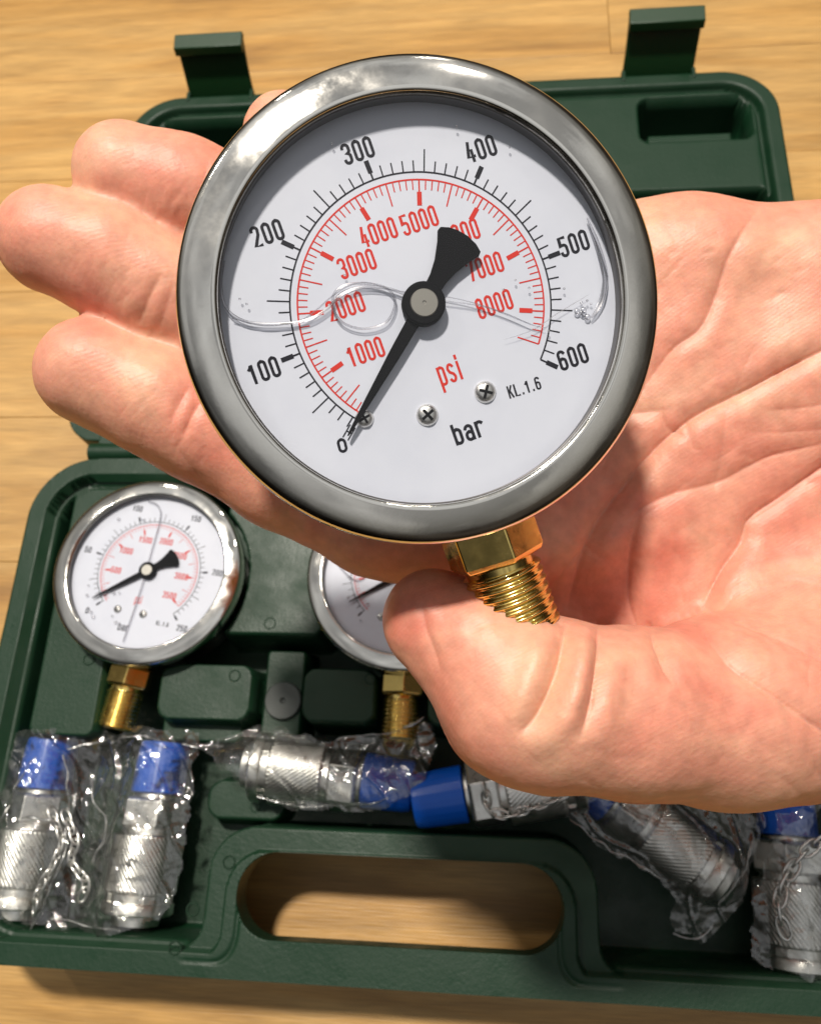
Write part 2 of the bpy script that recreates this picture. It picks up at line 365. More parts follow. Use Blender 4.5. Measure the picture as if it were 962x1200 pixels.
# ================================================================ GAUGES
def glyph(g, a, b):
    """centre lines of a narrow bold sign-writer's letter in a box a by b"""
    R_ = min(a, b)/2
    def rrp(x0, x1, y0, y1, r=None):
        r = r or min(x1-x0, y1-y0)/2; o = []
        for cx_, cy_, t0 in ((x1-r, y1-r, 0), (x0+r, y1-r, 90), (x0+r, y0+r, 180), (x1-r, y0+r, 270)):
            o += [(cx_+r*math.cos(math.radians(t0+q*15)), cy_+r*math.sin(math.radians(t0+q*15))) for q in range(7)]
        return o
    def ar(cx_, cy_, rx, ry_, t0, t1, n_=10): return [(cx_+rx*math.cos(math.radians(t0+(t1-t0)*i/n_)), cy_+ry_*math.sin(math.radians(t0+(t1-t0)*i/n_))) for i in range(n_+1)]
    h = a/2; x = b*.74
    if g == '0': return [(rrp(0, a, 0, b), True)]
    if g == '1': return [([(a*.12, b*.76), (a*.40, b*.86), (a*.58, b), (a*.58, 0)], False)]
    if g == '2': return [(ar(h, b-R_, h, R_, 185, -20)+[(a*.9, b*.58), (0, 0), (a, 0)], False)]
    if g == '3': return [(ar(h, b-R_, h, R_, 180, 0)+[(a, b*.64), (a*.8, b*.54), (a*.45, b*.52), (a*.8, b*.50), (a, b*.40)]+ar(h, R_, h, R_, 0, -180), False)]
    if g == '4': return [([(a*.76, 0), (a*.76, b*.58)], False), ([(a*.52, b), (a*.02, b*.24), (a*1.05, b*.24)], False)]
    if g == '5': return [([(a*.95, b), (a*.08, b), (a*.04, b*.50), (a*.3, b*.6)]+ar(h, b*.60-R_, h, R_, 75, 0)+ar(h, R_, h, R_, 0, -180), False)]
    if g == '6': return [(rrp(0, a, 0, b*.58), True), (ar(h, b-R_, h, R_, 20, 180)+[(0, R_)], False)]
    if g == '7': return [([(0, b*.86), (0, b), (a, b), (a*.36, 0)], False)]
    if g == '8': return [(rrp(0, a, 0, b*.53), True), (rrp(a*.05, a*.95, b*.53, b), True)]
    if g == 'p': return [([(0, -b*.30), (0, x)], False), (rrp(0, a, 0, x), True)]
    if g == 'b': return [([(0, 0), (0, b)], False), (rrp(0, a, 0, x), True)]
    if g == 'a': return [(ar(h, x-R_, h, R_, 165, 0)+[(a, 0)], False), (rrp(0, a, 0, x*.56), True)]
    if g == 'r': return [([(0, 0), (0, x)], False), (ar(h, x-R_, h, R_, 180, 35), False)]
    if g == 's': return [(ar(h, x-x*.26, h, x*.26, 30, 180)+[(a*.2, x*.56), (a*.8, x*.42)]+ar(h, x*.26, h, x*.26, 0, -150), False)]
    if g == 'i': return [([(h, 0), (h, x)], False), ([(h, b*.90), (h, b*1.02)], False)]
    if g == 'K': return [([(0, 0), (0, b)], False), ([(a, b), (a*.05, b*.40)], False), ([(a*.35, b*.62), (a, 0)], False)]
    if g == 'L': return [([(0, b), (0, 0), (a, 0)], False)]
    return [([(h, 0), (h, b*.06)], False)]
def put_text(mb, s, x, y, wmm, hmm, rot=0, z=0, off=.012):
    n_ = len(s); u = [.55 if ch in '.i' else 1 for ch in s]; gap = .24; unit = wmm/(sum(u)+gap*(n_-1))
    c, sn = math.cos(rot), math.sin(rot); px_ = -wmm/2; th = min(unit*.33, hmm*.19); kk = 0
    for ch, uw in zip(s, u):
        for pts, closed in glyph(ch, unit*uw-th, hmm-th):
            q = []; m = len(pts); vv = []
            for i in range(m):
                A = pts[(i-1) % m] if closed or i else pts[i]; B = pts[(i+1) % m] if closed or i < m-1 else pts[i]
                dx, dy = B[0]-A[0], B[1]-A[1]; L = math.hypot(dx, dy) or 1; ex = 0
                if closed or 0 < i < m-1:
                    a1 = math.atan2(pts[i][1]-A[1], pts[i][0]-A[0]); a2 = math.atan2(B[1]-pts[i][1], B[0]-pts[i][0])
                    ex = 1/max(.8, abs(math.cos((a2-a1)/2)))
                else: ex = 1
                tx, ty = dx/L, dy/L; e_ = 0
                X0 = pts[i][0]; Y0 = pts[i][1]
                if not closed and i == 0: X0 -= tx*th*.4; Y0 -= ty*th*.4
                if not closed and i == m-1: X0 += tx*th*.4; Y0 += ty*th*.4
                for sg in (-1, 1):
                    X = px_+th/2+X0-ty*sg*th/2*ex; Y = -hmm/2+th/2+Y0+tx*sg*th/2*ex
                    vv.append((x+c*X-sn*Y, y+sn*X+c*Y, z+.004*(kk % 3)))
            f = [(2*i, 2*((i+1) % m), 2*((i+1) % m)+1, 2*i+1) for i in range(m if closed else m-1)]
            mb.add(vv, f); kk += 1
        px_ += unit*(uw+gap)
RS = .955
def radial(mb, a, r0, r1, wd, z):                   # a: degrees clockwise from the dial's down direction
    r0 *= RS; r1 *= RS
    t = math.radians(a); d = (-math.sin(t), -math.cos(t)); q = (-d[1], d[0])
    mb.add([(d[0]*r+q[0]*s*wd/2, d[1]*r+q[1]*s*wd/2, z) for r, s in ((r0, -1), (r0, 1), (r1, 1), (r1, -1))], [(0, 1, 2, 3)])
def arc(mb, a0, a1, r0, r1, z, n=120):
    r0 *= RS; r1 *= RS
    v = []; f = []
    for i in range(n+1):
        t = math.radians(a0+(a1-a0)*i/n)
        v += [(-math.sin(t)*r0, -math.cos(t)*r0, z), (-math.sin(t)*r1, -math.cos(t)*r1, z)]
        if i: f.append((2*i-2, 2*i-1, 2*i+1, 2*i))
    mb.add(v, f)
BEZ = [(31.2, -9.5), (33.2, -9.2), (33.9, -8.2), (34, -7), (34, -2.6), (33.93, -2.0), (33.72, -1.5), (33.4, -1.2), (32.85, -.97), (32.1, -.76), (31.0, -.53),
       (29.9, -.36), (29.1, -.26), (28.75, -.22), (28.45, -.30), (28.28, -.5), (28.2, -.9), (28.15, -1.3)]
_gm = {}
def gauge(root, n_major, minor, per, psi_per, psi_n, psi_step, psi_minor, a0, labels, needle, rad0):
    """gauge in mm about its own axis (z towards the reader, y up on the dial); root scales by .001"""
    zd = -4.0
    MB().lathe([(1e-4, -30), (27, -30), (29.5, -29), (30.6, -27), (30.8, -20), (30.8, -9)], 96).build('body', M_body, root)
    bo = MB().lathe(BEZ, 160).build('bezel', M_chrome, root, sharp=60)
    MB().lathe([(28.15, -1.3), (28.0, -1.4), (28.0, -1.9), (28.3, -2.1), (28.3, -4.4)], 120).build('gasket', M_inner, root)
    MB().lathe([(1e-4, zd), (29.4, zd), (29.4, zd-.6)], 120).build('dial_plate', M_dial, root)
    MB().lathe([(1e-4, -1.25), (28.14, -1.25), (28.14, -1.5)], 96).build('glass', M_glass, root)
    # stem: neck, hexagon, thread (helical ridges), end
    st = Matrix.Translation((0, -30, -15.5)) @ Matrix.Rotation(PI/2, 4, 'X')
    MB().lathe([(7.5, -2), (7.5, 3.0), (6.6, 3.2)], 40).build('stem_neck', M_brass, root).matrix_local = st
    hx = []
    hp = [(6.4, 2.8), (7.6, 3.4), (7.9, 4.0), (7.9, 9.4), (7.4, 10.2), (6.2, 10.6)]
    o = MB().lathe(hp, 6).build('stem_hexagon', M_brass, root, False, bev=.25); o.matrix_local = st @ Matrix.Rotation(.35, 4, 'Z')
    pr = [(5.6, 10.4), (5.6, 11.6)] + [(6.1, 11.6+.16*i) for i in range(80)] + [(5.2, 24.6), (4.6, 25.0), (2.2, 25.0), (2.0, 22), (1e-4, 22)]
    def rf(r, z, a):
        if r != 6.1: return r
        ph = (z/1.34-a/(2*PI)) % 1; tri = abs(ph*2-1)
        return 5.95+.28*math.sin(PI*(min(1, max(0, tri*1.2-.1))-.5))+.3
    MB().lathe(pr, 48, rf).build('stem_thread', M_brass, root, sharp=50).matrix_local = st
    k = MB(); r = MB(); z = zd+.03
    am = 270/n_major
    arc(k, rad0, a0+270, 19.45, 19.7, z)
    for i in range(n_major*minor+1):
        a = a0+270*i/(n_major*minor)
        if a < rad0+1: continue
        if i % minor == 0: radial(k, a, 19.6, 20.8, .26, z+.004); radial(k, a, 20.6, 22.5, .68, z+.008)
        elif i % minor == minor//2 and minor % 2 == 0: radial(k, a, 19.6, 22.9, .2, z+.004)
        else: radial(k, a, 19.6, 21.25, .2, z+.004)
    if psi_n:
        aend = a0+psi_per*psi_n
        arc(r, rad0-1.5, aend, 18.35, 18.6, z)
        for i in range(psi_n+1):
            a = a0+psi_per*i
            if a < rad0-1.5: continue
            if i % psi_minor == 0 and i: radial(r, a, 16.6, 18.5, .22, z+.004); radial(r, a, 14.7, 16.7, .68, z+.008)
            elif i % psi_minor == psi_minor//2: radial(r, a, 15.1, 18.5, .2, z+.004)
            else: radial(r, a, 17.0, 18.5, .17, z+.004)
    for s, col, x, y, wd, ht, rot in labels: put_text(k if col == 'k' else r, s, x, y, wd, ht, rot, z)
    k.build('black_scale', M_black, root, False); r.build('red_scale', M_red, root, False)
    # needle
    zn = -2.75; t = math.radians(needle); nd = Matrix.Rotation(-t, 4, 'Z') @ Matrix.Rotation(0, 4, 'X')
    fan = [(-1.15, 2.0), (-1.3, 4.2), (-1.75, 6.2), (-2.7, 8.6), (-3.4, 9.9), (-3.3, 10.5), (-2.2, 11.1), (-1, 11.4), (.6, 11.45), (2.2, 11.1), (3.3, 10.5), (3.4, 9.9), (2.7, 8.6), (1.75, 6.2), (1.3, 4.2), (1.15, 2.0)]
    shape = fan+[(1.0, -2), (.85, -8), (.45, -16.5), (.22, -20.5), (.1, -21.4), (-.1, -21.4), (-.22, -20.5), (-.45, -16.5), (-.85, -8), (-1.0, -2)]
    ne = MB().poly(shape, zn-.25, zn+.1).build('needle', M_needle, root, False); ne.matrix_local = nd
    MB().lathe([(1e-4, zn+.9), (2.8, zn+.9), (3.05, zn+.7), (3.1, zn-.6)], 48).build('needle_hub', M_needle, ne)
    MB().lathe([(1e-4, zn+1.0), (.24, zn+1.0), (.28, zn+1.12), (1.85, zn+1.12), (1.97, zn+1.0), (2.0, zn+.8)], 48).build('hub_cap', M_hubcap, ne, sharp=15)
    return root
def screw(root, x, y, r=1.6, rot=.3):
    def rf(rad, z, a): return rad
    o = MB().lathe([(1e-4, .75), (r*.5, .72), (r*.8, .5), (r, .1), (r*1.02, -.2)], 32).build('screw', M_steel, root); o.matrix_local = Matrix.Translation((x, y, -3.95)) @ Matrix.Rotation(rot, 4, 'Z')
    b = MB()
    for a in (0, PI/2):
        b.box(-r*.62, r*.62, -r*.13, r*.13, .70, .78, Matrix.Rotation(a, 4, 'Z') @ Matrix.Translation((0, 0, 0.0 if a else .004)))
    b.build('cross_slot', M_needle, o, False)
def frame(origin, n, up):
    n = n.normalized(); x = up.cross(n).normalized(); y = n.cross(x)
    return Matrix(((x.x, y.x, n.x, origin.x), (x.y, y.y, n.y, origin.y), (x.z, y.z, n.z, origin.z), (0, 0, 0, 1))) @ Matrix.Scale(.001, 4)
# --- the gauge in the hand
GO = C(499, 351.2, .11066); GN = CM @ Vector((.10, -.05, .994)); tw = math.radians(20)
GU = CM @ Vector((-math.sin(tw), math.cos(tw), 0))
GF = frame(GO, GN, GU); GFi = GF.inverted()
def dxy(px, py, z=-4.0):                            # where a line of sight meets the dial (mm on the dial)
    o = GFi @ CL; d = (GFi @ C(px, py, .2))-o; t = (z-o.z)/d.z; p = o+d*t; return p.x, p.y
gh = tag(empty('pressure_gauge', GF), 'large chrome-rimmed pressure gauge held in the hand, dial marked to 600 bar', 'pressure gauge')
lab = []
for s, px, py in (('100', 309, 434), ('200', 313, 273), ('300', 419, 176), ('400', 563, 174), ('500', 672, 285), ('600', 671, 418)):
    x, y = dxy(px, py); lab.append((s, 'k', x, y, 4.5, 3.0, 0))
for s, px, py in (('1000', 428, 412), ('2000', 405, 359), ('3000', 418, 309), ('4000', 443, 272), ('5000', 491, 258), ('6000', 540, 273), ('7000', 568, 312), ('8000', 579, 356)):
    x, y = dxy(px, py); lab.append((s, 'r', x, y, 5.35, 3.0, 0))
x, y = dxy(401, 522); lab.append(('0', 'k', x, y, 1.35, 2.1, -.1))
x, y = dxy(526, 434); lab.append(('psi', 'r', x, y, 3.5, 3.7, 0))
x, y = dxy(549, 504); lab.append(('bar', 'k', x, y, 4.8, 3.2, 0))
x, y = dxy(614, 454); lab.append(('KL.1.6', 'k', x, y, 5.0, 1.9, -.03))
a00 = 22.8+20                                        # dial frame is turned 20 degrees from the picture
gauge(gh, 6, 10, 1, .03103*100, 85, 1000, 10, a00, lab, 29.6+20, 50.5)
zb = MB(); 
t = math.radians(49.9)
for (ra, rb, off, wd) in ((19.8, 21.9, -.42, .18), (19.8, 21.9, .42, .18)):
    d = (-math.sin(t), -math.cos(t)); q = (-d[1], d[0])
    zb.add([(d[0]*rd+q[0]*(off+sg*wd/2), d[1]*rd+q[1]*(off+sg*wd/2), -3.95) for rd, sg in ((ra, -1), (ra, 1), (rb, 1), (rb, -1))], [(0, 1, 2, 3)])
radial(zb, 49.9, 21.7, 21.9, 1.0, -3.945)
zb.build('zero_box_print', M_black, gh, False)
for px, py, r, ro in ((501, 486, 1.6, .4), (569, 459, 1.6, 1.0), (427, 490, 1.35, .2)):
    x, y = dxy(px, py, -3.6); screw(gh, x, y, r, ro)
def smooth_path(pts, n=10, closed=False):
    pts = [Vector(p) for p in pts]; out = []; m = len(pts)
    g = lambda i: pts[i % m] if closed else pts[max(0, min(m-1, i))]
    for i in range(m if closed else m-1):
        p0, p1, p2, p3 = g(i-1), g(i), g(i+1), g(i+2)
        for k in range(n):
            t = k/n
            out.append(.5*((2*p1)+(p2-p0)*t+(2*p0-5*p1+4*p2-p3)*t*t+(3*p1-p0-3*p2+p3)*t**3))
    if not closed: out.append(pts[-1])
    return out
def dial_path(pp, z=-3.3, closed=False): return smooth_path([(*dxy(a, b, z), z) for a, b in pp], 10, closed)
# air bubble outline in the glycerine, and the small round bubble
mn = MB()
mn.tube(dial_path([(262, 305), (259, 335), (266, 362), (290, 377), (330, 379), (362, 374), (385, 360), (400, 345), (425, 336), (455, 338), (478, 346)]), lambda t: .21, 10)
mn.build('bubble_edge', M_menis, gh)
mn = MB(); mn.tube(dial_path([(272, 372), (310, 381), (350, 376), (372, 362), (388, 348), (410, 334), (432, 331), (462, 340), (500, 344), (545, 352), (590, 366), (622, 380)]), lambda t: .13*(1-.6*t), 8)
mn.build('bubble_edge', M_menis, gh)
mn = MB(); mn.tube(dial_path([(391, 345), (391, 362), (402, 378), (425, 385), (450, 379), (461, 364), (462, 348), (450, 336), (426, 332), (404, 334)], -3.3, True), .17, 10, True)
mn.build('small_bubble', M_menis, gh)
mn = MB()
mn.tube(dial_path([(688, 255), (700, 285), (709, 320), (707, 345), (700, 362), (693, 372)]), lambda t: .10+.35*math.sin(PI*min(1, t))**1, 8)
mn.build('bubble_edge', M_menis, gh)
for pp, rr_ in (([(478, 346), (520, 352), (570, 360), (622, 380), (640, 384)], .10), ([(590, 398), (625, 386), (655, 366), (690, 345)], .06)):
    MB().tube(dial_path(pp), lambda t, q=rr_: q*(.3+math.sin(PI*t)), 6).build('glycerine_crease', M_menis, gh)
for px, py in ((389, 168), (535, 148), (597, 172), (281, 350), (289, 356), (398, 351), (590, 339), (620, 337), (661, 338), (485, 338), (404, 322), (604, 328), (643, 388), (688, 352)):  # clear beads added to stand in for lamp glints on the glass
    x, y = dxy(px, py, -3.2); MB().ball((x, y, -3.2), .17, 7).build('bubble_or_glint', M_menis, gh)
for k in range(7):
    px, py = 683+random.uniform(-14, 14), 362+random.uniform(-9, 12); x, y = dxy(px, py, -3.5)
    MB().ball((x, y, -3.5), random.uniform(.15, .45), 7, .5).build('bubble_or_glint', M_menis, gh)
# --- the two gauges lying in the case
def flat_gauge(c, z, ang, tilt, label, labels, psi, needle, rad0, n_major, minor):
    n = Vector((tilt[0], tilt[1], 1)); up = Vector((-math.sin(ang), math.cos(ang), 0))
    g = tag(empty('pressure_gauge', frame(Vector((c[0]*.001, c[1]*.001, z)), n, up)), label, 'pressure gauge')
    gauge(g, n_major, minor, 1, psi[0], psi[1], 1, psi[2], 45, labels, needle, rad0)
    for x, y in ((2.6, -15.3), (-7.0, -15.2)): screw(g, x, y, 1.5, .5)
    return g
def pol(a, r): t = math.radians(a); return -math.sin(t)*r, -math.cos(t)*r
lb = []
for i, s in enumerate(('0', '50', '100', '150', '200', '250')):
    x, y = pol(45+54*i, 25.0); lb.append((s, 'k', x, y, 1.25*len(s), 2.3, 0))
for i, s in enumerate(('500', '1000', '1500', '2000', '2500', '3000', '3500')):
    x, y = pol(45+270*(i+1)*500/3626, 12.2); lb.append((s, 'r', x, y, 1.25*len(s), 2.4, 0))
lb += [('psi', 'r', -.6, -10.6, 2.6, 3.0, 0), ('bar', 'k', -3.0, -21, 3.9, 2.8, 0), ('KL.1.6', 'k', 10.4, -17.4, 4.6, 1.6, 0)]
g1 = flat_gauge((-98, 126.3), .0515, math.radians(-9.0), (.03, -.03), 'smaller gauge lying face up at the left in the green case, marked to 250 bar', lb, (270/3626*50, 70, 10), 52, 44, 5, 10)
g2 = flat_gauge((-6.2, 126.5), .0515, math.radians(-1), (-.02, -.02), 'face-up gauge half hidden under the thumb in the middle of the green case', [], (270/3626*50, 70, 10), 60, 44, 4, 10)
mn = MB(); mn.tube(smooth_path([(-8, 25.5, -3.2), (-4, 24.5, -3.2), (-1.5, 20, -3.2), (-1, 8, -3.2), (-.6, -8, -3.2), (-1.2, -26, -3.2)], 8), .28, 8); mn.build('bubble_edge', M_menis, g1)
mn = MB(); mn.tube(smooth_path([(-24, 3, -3.4), (-16, -3, -3.4), (-8, 4, -3.4), (0, 2, -3.4), (8, -4, -3.4)], 8), .28, 8); mn.build('bubble_edge', M_menis, g2)
for g, pts in ((g1, [(-20, -9), (-19.3, -12.5), (-16, -18), (-14.6, -19.5), (-17, -8), (-15, -10), (-13, -11), (-8, -18), (-6, -20), (-10, -10), (-8, -9.6), (-17, 17), (-9, 18.5), (-7.6, 18.2)]), (g2, [(-19, -9), (-17, -8), (-15, -12), (-12, -11), (-19, -2), (-14, -17)])):
    for x, y in pts: MB().ball((x, y, -3.3), random.uniform(.35, .6), 7, .6).build('bubble_or_glint', M_menis, g)
# ================================================================ COUPLERS, CHAINS, BAGS
def knurl(r, z, a):
    if r == 11.9: 
        p = (a*52/(2*PI)+z*.55) % 1
        return r-.55*abs(p*2-1)
    return r
def make_coupler(label, M, cap=True, group=None, sleeve=True):
    t = tag(empty('hose_coupler', M @ Matrix.Scale(.001, 4)), label, 'coupler', group)
    if cap:
        b = MB().lathe([(1e-4, 0), (7.6, 0), (8.2, .5), (8.6, 3), (8.9, 15.5), (9.0, 16.6), (8.4, 17)], 64, lambda r, z, a: r+.10*math.cos(a*24) if z > 2 else r)
        b.build('cap', M_cap, t)
    MB().lathe([(6.5, 16.6), (7.5, 17.4), (7.6, 19), (6.5, 19)], 40).build('collar', M_steel, t)
    o = MB().lathe([(7.5, 18.2), (11.0, 18.6), (11.6, 19.5), (11.6, 27.3), (11.0, 28.2), (7.5, 28.6)], 6).build('hex_nut', M_steel, t, False, bev=.3); o.matrix_local = Matrix.Rotation(.5, 4, 'Z')
    MB().lathe([(9.2, 28.2), (9.2, 30), (11.2, 30.1), (11.6, 30.6)]+[(11.9, 31+.42*i) for i in range(40)]+[(11.6, 48), (11.2, 48.3)], 240, knurl).build('knurled_sleeve', M_steel, t, sharp=60)
    MB().lathe([(11.0, 48.2), (10.4, 48.6), (10.4, 50.8), (11.4, 51), (11.7, 51.6), (11.7, 54.2), (11.2, 54.8), (8, 55), (7.7, 58), (6, 58.3), (5.2, 56), (1e-4, 56)], 64).build('locking_ring', M_steel, t)
    for a in range(4):
        MB().box(9.9, 10.9, -1.9, 1.9, 48.6, 50.9, Matrix.Rotation(a*PI/2+.3, 4, 'Z')).build('locking_lug', M_steel, t, False, bev=.2)
    return t
def axis(p, q, roll=0):                              # frame whose z runs from p to q
    z = (q-p).normalized(); x = z.cross(Vector((0, 0, 1))).normalized(); y = z.cross(x)
    return Matrix(((x.x, y.x, z.x, p.x), (x.y, y.y, z.y, p.y), (x.z, y.z, z.z, p.z), (0, 0, 0, 1))) @ Matrix.Rotation(roll, 4, 'Z')
V = lambda x, y, z: Vector((x*.001, y*.001, z*.001))
G_C = 'blue-capped hose couplers in the case'
make_coupler('bagged silver coupler with blue cap, leftmost, at the edge of the case', axis(V(-133, 69, 27), V(-135, 10, 26)), group=G_C)
make_coupler('bagged knurled coupler with blue cap just below the small gauge stem, second from the left', axis(V(-91, 69, 27), V(-93, 10, 27), .6), group=G_C)
make_coupler('bagged coupler lying sideways below the square green pads, blue cap pointing right', axis(V(-2, 57.5, 29), V(-60, 62.5, 31), .3), group=G_C)
make_coupler('unbagged coupler with bright blue cap and bare hexagon nut just below the thumb', axis(V(-1, 52.5, 36), V(62, 64.5, 38), .9), group=G_C)
make_coupler('bagged coupler slanting down to the right under the heel of the hand', axis(V(50, 66, 30), V(92, 36, 27), .2), group=G_C)
make_coupler('bagged coupler at the right edge of the case with a loose chain over it', axis(V(119, 64, 28), V(117, 8, 27), .4), group=G_C)
def chain(label, pts, link_l=.0046, wire=.00042, name='steel_chain'):
    P = smooth_path(pts, 24); L = [0]
    for a, b in zip(P[:-1], P[1:]): L.append(L[-1]+(b-a).length)
    root = tag(empty(name), label, 'chain'); step = link_l*.74
    ov = []
    for k in range(16):
        a = 2*PI*k/16; ov.append((math.cos(a)*link_l*.5+ (link_l*.10 if math.cos(a) > 0 else -link_l*.10), math.sin(a)*link_l*.30, 0))
    me = MB().tube(ov, wire, 6, True).mesh('link'); me.materials.append(M_steel)
    me.polygons.foreach_set('use_smooth', [True]*len(me.polygons))
    d = 0; j = 0; i = 0
    while d < L[-1]-1e-6:
        while i < len(L)-2 and L[i+1] < d: i += 1
        u = (d-L[i])/max(1e-9, L[i+1]-L[i]); p = P[i].lerp(P[i+1], u); t = (P[i+1]-P[i]).normalized()
        o = bpy.data.objects.new('link', me); scn.collection.objects.link(o); o.parent = root
        z = t.cross(Vector((0, 0, 1))).normalized(); y = z.cross(t)
        m = Matrix(((t.x, y.x, z.x, p.x), (t.y, y.y, z.y, p.y), (t.z, y.z, z.z, p.z), (0, 0, 0, 1)))
        o.matrix_local = m @ Matrix.Rotation(.5+(PI/2 if j % 2 else 0)+random.uniform(-.3, .3), 4, 'X')
        d += step; j += 1
    return root
chain('fine steel chain tied round the bare coupler and running right under the thumb', [at(568, 925, .049), at(574, 948, .046), at(592, 955, .045), at(620, 948, .046), at(645, 938, .047), at(672, 928, .048), at(700, 930, .047), at(722, 938, .045)])
chain('looped steel chain over the coupler at the right edge of the case', [at(990, 970, .044), at(958, 988, .045), at(936, 1008, .045), at(920, 1035, .044), at(913, 1060, .044), at(917, 1085, .043), at(925, 1102, .042)], .0058, .0005)
chain('thin steel chain inside the left bag, between the two upright couplers', [at(78, 958, .041), at(88, 985, .041), at(84, 1010, .040), at(100, 1035, .040), at(92, 1060, .038)])
chain('thin steel chain lying along the edge of the leftmost coupler', [at(62, 955, .042), at(72, 985, .041), at(62, 1015, .041), at(48, 1040, .040), at(40, 1068, .038)])
def bag(label, outline_px, z0, humps, amp, seed, folds=(), stepmm=.45):
    pts = [at(a, b, z0) for a, b in outline_px]; P = np.array([(p.x, p.y) for p in pts])*1000
    x0, y0 = P.min(0)-1; x1, y1 = P.max(0)+1
    xs = np.arange(x0, x1, stepmm); yy = np.arange(y0, y1, stepmm); v = []; idx = {}
    f = []
    def inside(x, y):
        c = False; j = len(P)-1
        for i in range(len(P)):
            if (P[i][1] > y) != (P[j][1] > y) and x < (P[j][0]-P[i][0])*(y-P[i][1])/(P[j][1]-P[i][1])+P[i][0]: c = not c
            j = i
        return c
    for j, y in enumerate(yy):
        for i, x in enumerate(xs):
            jit = noise.noise(Vector((x*.16, y*.16, seed)))*2.6
            if not inside(x+jit, y+jit): continue
            h = z0*1000-5.5
            for (ax, ay, bx, by, r, zc) in humps:
                dx, dy = bx-ax, by-ay; L = math.hypot(dx, dy); t = ((x-ax)*dx+(y-ay)*dy)/L/L
                dd = abs((x-ax)*dy-(y-ay)*dx)/L; end = max(0, -t, t-1)*L
                q = math.hypot(dd, end)
                hh = zc+math.sqrt(max(0, r*r-q*q)) if q < r*.80 else zc+r*.6-(q-r*.8)*.38
                h = max(h, hh+1.0)
            p = Vector((x*.062, y*.062, seed)); n1 = 0; fr = 1; am = 1.25
            for o in range(4):
                n1 += am*(1-abs(noise.noise(p*fr))*2.6); fr *= 2.1; am *= .42
            h += amp*n1
            # a few sharp folds running across
            h += amp*.9*max(0, 1-abs(math.sin(x*.22+y*.13+3*noise.noise(p*.6)))*5)
            idx[i, j] = len(v); v.append((x*.001, y*.001, h*.001))
    for (i, j), a in idx.items():
        b, c, d = idx.get((i+1, j)), idx.get((i+1, j+1)), idx.get((i, j+1))
        if b is not None and c is not None and d is not None: f.append((a, b, c)); f.append((a, c, d))
    o = MB().add(v, f).build('plastic_bag', M_bag, None, True, sharp=0)
    for fp in folds:                                # heat-sealed edges and hard creases of the bag
        pp = smooth_path([at(a, b, z) for a, b, z in fp], 8)
        pp = [q+Vector(noise.noise_vector(q*190))*.0011 for q in pp]
        MB().tube(pp, lambda t: .00016+.00032*abs(noise.noise(Vector((t*9, seed, fp[0][0]))))*2, 7).build('fold', M_fold, o)
    return tag(o, label, 'plastic bag')
bag('crumpled clear plastic bag wrapped round the two upright couplers at the left', [(18, 862), (110, 852), (235, 858), (228, 905), (222, 960), (212, 1030), (195, 1075), (140, 1095), (60, 1090), (-12, 1066), (-10, 960), (5, 890)], .034,
    [(-133, 69, -135, 12, 12.5, 27), (-91, 69, -93, 12, 12.5, 27)], .95, 3.1,
    [[(76, 884, .040), (78, 915, .041), (80, 952, .040)], [(36, 1090, .036), (52, 1058, .039), (64, 1030, .041), (74, 998, .041), (76, 962, .040)], [(78, 878, .038), (104, 872, .036), (128, 866, .036)],
     [(0, 962, .040), (12, 938, .041), (28, 904, .042), (44, 886, .042)], [(14, 962, .041), (45, 958, .041), (74, 962, .041)], [(108, 905, .036), (112, 940, .037), (124, 968, .037), (110, 1010, .037)],
     [(60, 1076, .036), (100, 1084, .036), (142, 1092, .034)], [(130, 870, .039), (160, 862, .041), (190, 868, .040)]])
bag('crumpled clear plastic bag around the sideways coupler, its torn edge reaching the middle gauge stem', [(262, 868), (300, 852), (345, 862), (395, 868), (440, 862), (498, 842), (508, 878), (500, 930), (440, 950), (330, 948), (288, 925), (255, 888), (215, 870)], .036,
    [(-2, 57.5, -60, 62.5, 10.8, 31)], .8, 9.7,
    [[(300, 872, .043), (292, 890, .043), (288, 908, .042)], [(396, 866, .040), (430, 860, .041), (462, 858, .041), (497, 842, .041)], [(300, 934, .036), (350, 946, .036), (410, 944, .036), (470, 934, .036)], [(215, 872, .036), (240, 876, .036), (262, 874, .038)]])
bag('dull crumpled plastic bag around the slanting coupler below the heel of the hand', [(600, 930), (720, 922), (860, 935), (905, 955), (880, 1010), (868, 1060), (830, 1104), (795, 1095), (785, 1040), (730, 1010), (660, 965)], .036,
    [(50, 66, 92, 36, 12.5, 29)], 1.0, 15.3, [[(668, 960, .038), (700, 985, .038), (745, 1012, .038), (782, 1035, .036)], [(790, 1095, .035), (815, 1100, .035), (835, 1085, .036)], [(840, 1060, .037), (868, 1030, .038), (880, 985, .038)]])
bag('dark crumpled plastic bag around the coupler at the right edge of the case', [(905, 950), (1000, 935), (1010, 1140), (940, 1145), (880, 1130), (882, 1060), (898, 1000)], .036,
    [(119, 66, 117, 10, 12.5, 27)], .9, 21.9)
